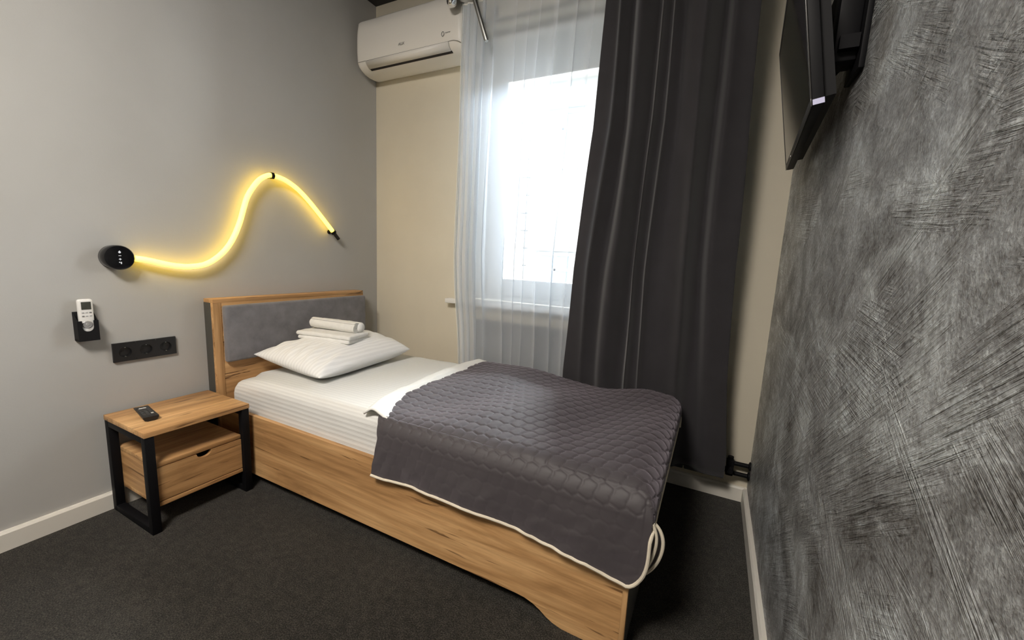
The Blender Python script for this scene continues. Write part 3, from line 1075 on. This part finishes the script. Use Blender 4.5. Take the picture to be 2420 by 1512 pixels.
# ------------------------------------------------------------------ nightstand
t = thing('nightstand', 'oak nightstand with black metal legs and one drawer beside the bed', 'nightstand', (0.19, -1.345, 0.0))
obj('tabletop', MB().box((0.024, -1.537, 0.404), (0.364, -1.150, 0.425), 0.0015), 'woody', t)
fr_w = 0.030
for ya in (-1.535, -1.182):
    yb = ya + fr_w
    for xa in (0.024, 0.331):
        obj('leg', MB().box((xa, ya, 0.0), (xa + fr_w, yb, 0.404), 0.001), 'black_metal', t)
    obj('top_rail', MB().box((0.054, ya, 0.378), (0.331, yb, 0.404), 0.001), 'black_metal', t)
    obj('floor_rail', MB().box((0.054, ya, 0.0), (0.331, yb, 0.026), 0.001), 'black_metal', t)
obj('shelf_board', MB().box((0.026, -1.504, 0.264), (0.342, -1.183, 0.281), 0.001), 'woody2', t)
obj('bottom_board', MB().box((0.026, -1.504, 0.100), (0.345, -1.183, 0.117), 0.001), 'woody', t)
obj('side_board', MB().box((0.026, -1.504, 0.117), (0.326, -1.488, 0.264)), 'woodx', t)
obj('side_board', MB().box((0.026, -1.199, 0.117), (0.326, -1.183, 0.264)), 'woodx', t)
obj('back_board', MB().box((0.026, -1.488, 0.117), (0.034, -1.199, 0.264)), 'woody', t)
notch = [(-1.334 + 0.028 * math.cos(a), 0.2605 - 0.022 * math.sin(a)) for a in np.linspace(0, PI, 13)]
front = [(-1.1835, 0.121), (-1.1835, 0.2605)] + notch + [(-1.5035, 0.2605), (-1.5035, 0.121)]
dr = obj('drawer_front', MB().prism(front, 0, 0.328, 0.344), 'woody2', t, smooth=0)
obj('drawer_box', MB().box((0.060, -1.485, 0.125), (0.300, -1.202, 0.215)), 'black_matt', dr)

# TV remote lying on the nightstand
d = Vector((0.982, -0.187, 0.0)).normalized()
mw = Matrix(((d.x, -d.y, 0, 0.160), (d.y, d.x, 0, -1.449), (0, 0, 1, 0.4252), (0, 0, 0, 1)))
t = thing('tv_remote', 'black television remote lying on the oak nightstand', 'remote control', matrix=mw)
b = MB()
rings = []
for x, w_, h_ in [(-0.090, 0.020, 0.011), (-0.086, 0.0235, 0.013), (-0.02, 0.0240, 0.015), (0.05, 0.0250, 0.017), (0.083, 0.0255, 0.019), (0.090, 0.0245, 0.0185)]:
    sec = [(-w_, h_), (-w_, h_ * 0.72), (-w_ * 0.80, h_ * 0.22), (-w_ * 0.45, 0.0), (w_ * 0.45, 0.0), (w_ * 0.80, h_ * 0.22), (w_, h_ * 0.72), (w_, h_)]
    rings.append([b.bm.verts.new((x, y, z)) for y, z in sec])
for ra, rb in zip(rings, rings[1:]):
    for j in range(8):
        b.bm.faces.new((ra[j], ra[(j + 1) % 8], rb[(j + 1) % 8], rb[j]))
b.bm.faces.new(rings[0])
b.bm.faces.new(rings[-1])
obj('body', b, 'black', t, smooth=50)
tbl = None
for r_ in range(9):
    for c_ in range(3):
        x = -0.070 + r_ * 0.0155
        y = -0.0135 + c_ * 0.0135
        zt = float(np.interp(x, [-0.09, -0.02, 0.05, 0.09], [0.012, 0.015, 0.017, 0.0188]))
        if (r_, c_) == (1, 1):
            b = MB().box((x - 0.004, y - 0.012, zt - 0.001), (x + 0.004, y + 0.012, zt + 0.0018), 0.0008)
            obj('light_button', b, 'white_plastic', t, label='pale button')
            continue
        if r_ == 1:
            continue
        if (r_, c_) == (7, 2):
            obj('light_button', MB().box((x - 0.004, y - 0.004, zt - 0.001), (x + 0.004, y + 0.004, zt + 0.0018), 0.0008), 'white_plastic', t, label='pale button')
            continue
        if tbl is None:
            tbl = obj('button', MB().box((x - 0.0045, y - 0.0042, zt - 0.001), (x + 0.0045, y + 0.0042, zt + 0.0016), 0.0008), plain('rubber_button', (0.05, 0.05, 0.05), 0.6), t)
            bx = (x, y, zt)
        else:
            s = tbl.copy()
            s.location = (x - bx[0], y - bx[1], zt - bx[2])
            COL.objects.link(s)

# ------------------------------------------------------------------ things on the headboard wall
# sockets
t = thing('socket_strip', 'black triple power socket strip on the wall above the nightstand', 'socket', (0.0005, -1.372, 0.672))
SY0, SY1, SZ0, SZ1 = -1.4825, -1.2615, 0.6315, 0.7115
b = MB()
D = 0.011
cell = 0.0714
cys = [-1.372 - cell, -1.372, -1.372 + cell]


def sq_pt(a, hw, hz):
    c, s = math.cos(a), math.sin(a)
    f = 1 / max(abs(c) / hw, abs(s) / hz)
    return c * f, s * f


edges = [SY0, cys[0] + cell / 2, cys[1] + cell / 2, SY1]
for ci, yc in enumerate(cys):
    ya, yb = edges[ci], edges[ci + 1]
    seg = 48
    angs = sorted([2 * PI * i / seg for i in range(seg)])
    outer, rim = [], []
    for a in angs:
        c, s = math.cos(a), math.sin(a)
        hw = (yb - yc) if c > 0 else (yc - ya)
        f = min(hw / max(abs(c), 1e-6), 0.040 / max(abs(s), 1e-6))
        outer.append(b.bm.verts.new((D, yc + c * f, 0.6715 + s * f)))
        rim.append(b.bm.verts.new((D, yc + 0.0215 * c, 0.6715 + 0.0215 * s)))
    for i in range(seg):
        j = (i + 1) % seg
        b.bm.faces.new((outer[i], outer[j], rim[j], rim[i]))
b.box((0.0005, SY0, SZ0), (D - 0.0005, SY0 + 0.002, SZ1)).box((0.0005, SY1 - 0.002, SZ0), (D - 0.0005, SY1, SZ1)).box((0.0005, SY0, SZ0), (D - 0.0005, SY1, SZ0 + 0.002)).box((0.0005, SY0, SZ1 - 0.002), (D - 0.0005, SY1, SZ1))
b.box((D - 0.0012, SY0 + 0.0002, SZ0 + 0.0002), (D - 0.0006, SY0 + 0.004, SZ1 - 0.0002))
obj('cover_frame', b, 'black', t, smooth=30)
for yc in cys:
    cup = obj('outlet', MB().lathe([(0.0213, D + 0.0008), (0.0225, D + 0.0008), (0.0225, D - 0.001), (0.0205, D - 0.001), (0.0200, 0.0012), (0.0, 0.0012)], (0, yc, 0.6715), (1, 0, 0), 40), 'black', t)
    for s in (-1, 1):
        obj('pin_hole', MB().cyl((0.0011, yc + s * 0.0095, 0.6715), (0.0016, yc + s * 0.0095, 0.6715), 0.0026, seg=12), 'gap', cup)
        obj('earth_clip', MB().box((0.004, yc - 0.0022, 0.6715 + s * 0.0192 - 0.0012), (D + 0.0006, yc + 0.0022, 0.6715 + s * 0.0192 + 0.0012), 0.0004), 'steel', cup)

# remote holder and the remote in it
t = thing('remote_holder', 'black plastic remote holder screwed to the white wall', 'remote holder', (0.0005, -1.556, 0.795))
HY0, HY1 = -1.587, -1.526
obj('back_plate', MB().box((0.0005, HY0, 0.742), (0.004, HY1, 0.856), 0.001), 'black_matt', t)
obj('side_wall', MB().prism([(0.004, 0.745), (0.038, 0.745), (0.038, 0.820), (0.004, 0.850)], 1, HY0, HY0 + 0.004), 'black_matt', t, smooth=0)
obj('side_wall', MB().prism([(0.004, 0.745), (0.038, 0.745), (0.038, 0.820), (0.004, 0.850)], 1, HY1 - 0.004, HY1), 'black_matt', t, smooth=0)
obj('bottom_wall', MB().box((0.004, HY0, 0.742), (0.038, HY1, 0.747)), 'black_matt', t, smooth=0)
yc = (HY0 + HY1) / 2
u_cut = [(yc + 0.0165 * math.cos(a), 0.797 - 0.0175 * math.sin(a)) for a in np.linspace(0, PI, 15)]
fp = [(HY1, 0.742), (HY1, 0.822), (yc + 0.0165, 0.822)] + u_cut + [(yc - 0.0165, 0.822), (HY0, 0.822), (HY0, 0.742)]
obj('front_plate', MB().prism(fp, 0, 0.038, 0.042), 'black_matt', t, smooth=0)
t = thing('conditioner_remote', 'white air conditioner remote standing in the black wall holder', 'remote control', (0.016, -1.5545, 0.748))
RY0, RY1 = -1.5765, -1.5325
obj('body', MB().rbox((0.010, RY0, 0.7480), (0.032, RY1, 0.906), 0.0085, 0.02, None, 4), 'white_plastic', t)
obj('display', MB().box((0.0315, RY0 + 0.0085, 0.8655), (0.0328, RY1 - 0.0075, 0.8955), 0.0004), 'lcd', t, label='dark display')
for r_ in range(2):
    for c_ in range(3):
        y = RY0 + 0.0115 + c_ * 0.0108
        z = 0.8530 - r_ * 0.0135
        obj('button', MB().box((0.0316, y - 0.0034, z - 0.0022), (0.0330, y + 0.0034, z + 0.0022), 0.0006), 'print' if (r_, c_) in ((0, 2), (1, 0)) else 'button', t)
obj('dial', MB().lathe([(0.0, 0.0350), (0.005, 0.0350), (0.0058, 0.0342), (0.0135, 0.0342), (0.0150, 0.0326), (0.0150, 0.0312)], (0, yc + 0.001, 0.806), (1, 0, 0), 32), 'dial', t)

# glowing rope lamp
t = thing('wall_lamp', 'glowing yellow rope lamp curving over the headboard wall', 'wall lamp', (0.0005, -1.446, 1.070))
LC = (0.0005, -1.446, 1.070)
obj('base', MB().lathe([(0.0, 0.0), (0.0485, 0.0), (0.0495, 0.002), (0.0495, 0.047), (0.0470, 0.051), (0.043, 0.052), (0.0, 0.052)], LC, (1, 0, 0), 48), 'gloss_black', t, label='round black lamp base')
base = bpy.data.objects['base']
for z, kind in ((1.092, 0), (1.078, 1), (1.064, 2), (1.049, 3)):
    b = MB()
    y = -1.4455
    x0_, x1_ = 0.0526, 0.0530
    if kind == 0:
        b.cyl((x0_, y, z), (x1_, y, z), 0.0042, seg=16).box((x0_, y - 0.0012, z + 0.003), (x1_, y + 0.0012, z + 0.0062))
    elif kind == 1:
        b.box((x0_, y - 0.0042, z - 0.0010), (x1_, y + 0.0042, z + 0.0010))
    elif kind == 2:
        b.box((x0_, y - 0.0042, z - 0.0011), (x1_, y + 0.0042, z + 0.0011)).box((x0_, y - 0.0011, z - 0.0042), (x1_, y + 0.0011, z + 0.0042))
    else:
        b.box((x0_, y - 0.0042, z + 0.0006), (x1_, y - 0.0006, z + 0.0042)).box((x0_, y + 0.0006, z - 0.0042), (x1_, y + 0.0042, z + 0.0042))
    obj('touch_icon', b, 'icon', base, smooth=0)
RP = [(-1.394, 1.068), (-1.355, 1.062), (-1.305, 1.049), (-1.252, 1.038), (-1.196, 1.035), (-1.135, 1.046), (-1.083, 1.077), (-1.035, 1.125), (-0.998, 1.184), (-0.966, 1.258), (-0.945, 1.325), (-0.924, 1.386), (-0.892, 1.441), (-0.853, 1.489), (-0.805, 1.518), (-0.765, 1.520), (-0.708, 1.508), (-0.639, 1.473), (-0.567, 1.415), (-0.490, 1.340), (-0.419, 1.268), (-0.408, 1.257)]


path = catmull([(0.032 if i == 0 else 0.040, y, z) for i, (y, z) in enumerate(RP)])
obj('light_rope', MB().tube(path, 0.0122, 14), 'led', t, smooth=180, label='glowing yellow rope')


def clip(y, z, dy, dz):
    """ring round the rope on a short stud from the wall"""
    d_ = Vector((0, dy, dz)).normalized()
    c_ = Vector((0.040, y, z))
    b_ = MB()
    b_.lathe([(0.0128, -0.008), (0.0165, -0.008), (0.0165, 0.008), (0.0128, 0.008)], c_, d_, 24)
    b_.cyl((0.0005, y, z), (0.027, y, z), 0.0065, seg=16)
    b_.lathe([(0.0, 0.0005), (0.013, 0.0005), (0.013, 0.004), (0.0065, 0.006)], (0, y, z), (1, 0, 0), 20)
    obj('rope_clip', b_, 'black_metal', t)


clip(-0.788, 1.5195, 1, 0.05)
clip(-0.405, 1.254, 0.70, -0.71)
obj('rope_end_cap', MB().cyl((0.040, -0.399, 1.248), (0.040, -0.366, 1.213), 0.0105, seg=20), 'black', t)

# ------------------------------------------------------------------ television on the dark wall
A_ = Vector((2.4125, -0.287, 1.526))
dd = Vector((-0.0600, -0.9980, -0.0170)).normalized()
uu = Vector((-0.1730, -0.0060, 0.9850))
uu = (uu - dd * uu.dot(dd)).normalized()
nn = dd.cross(uu)                                  # out of the screen, towards the bed
mw = Matrix(((dd.x, uu.x, nn.x, A_.x), (dd.y, uu.y, nn.y, A_.y), (dd.z, uu.z, nn.z, A_.z), (0, 0, 0, 1)))
t = thing('television', 'black flat television tilted down on the dark plaster wall', 'television', matrix=mw)
TW, TH = 0.748, 0.432
b = MB()
ring = [((0, 0), (TW, TH), (-0.004, 0.0)), ]
b.box((0, 0, -0.026), (TW, TH, -0.003), 0.003)
obj('cabinet', b, 'black_matt', t)
b = MB()
bw = 0.012
b.box((0, 0, -0.003), (TW, 0.018, 0.0), 0.0012).box((0, TH - bw, -0.003), (TW, TH, 0.0), 0.0012).box((0, 0.018, -0.003), (bw, TH - bw, 0.0), 0.0012).box((TW - bw, 0.018, -0.003), (TW, TH - bw, 0.0), 0.0012)
bez = obj('bezel', b, plain('bezel_plastic', (0.035, 0.033, 0.030), 0.35), t)
obj('screen', MB().box((bw, 0.018, -0.0032), (TW - bw, TH - bw, -0.0010)), 'screen', t, smooth=0)
b = MB()
b.prism([(0.02, -0.026), (0.02, -0.050), (0.26, -0.048), (0.31, -0.026)], 0, 0.05, TW - 0.02)
obj('back_housing', b, 'black_matt', t, smooth=0)
obj('sticker', MB().box((TW - 0.004, 0.002, -0.026), (TW + 0.0006, 0.014, -0.004)), 'bluewhite', t, smooth=0, label='bluish white sticker')
obj('indicator', MB().box((0.20, 0.004, 0.0), (0.225, 0.008, 0.0012)), 'white_plastic', t, smooth=0)
t = thing('tv_bracket', 'black steel wall bracket holding the television on the dark wall', 'bracket', (W - 0.001, -0.90, 1.72))
obj('bracket_plate', MB().box((W - 0.012, -0.965, 1.610), (W - 0.0005, -0.845, 1.900), 0.002), 'black_metal', t)
obj('bracket_hinge', MB().box((W - 0.058, -0.935, 1.640), (W - 0.012, -0.870, 1.905), 0.004), 'black_metal', t)
for za, zb in ((1.69, 1.66), (1.86, 1.80)):
    b = MB()
    b.prism([(W - 0.052, -0.955), (W - 0.014, -0.955), (W - 0.014, -0.880), (2.424, -0.640), (2.418, -0.690)], 2, zb, za)
    obj('bracket_arm', b, 'black_metal', t, smooth=0)
for z in (1.655, 1.865):
    obj('screw', MB().lathe([(0.0, 0.0155), (0.006, 0.0145), (0.008, 0.012)], (W, -0.905, z), (-1, 0, 0), 14), 'steel', t)

# body for the added room fill light, unseen behind the camera
t = thing('fill_lamp', 'added square white fill lamp, unseen behind the viewpoint', 'ceiling lamp', (1.35, -2.75, 2.755))
obj('fill_lamp_body', MB().box((0.94, -3.16, 2.715), (1.76, -2.34, 2.7565), 0.006), 'white_plastic', t)
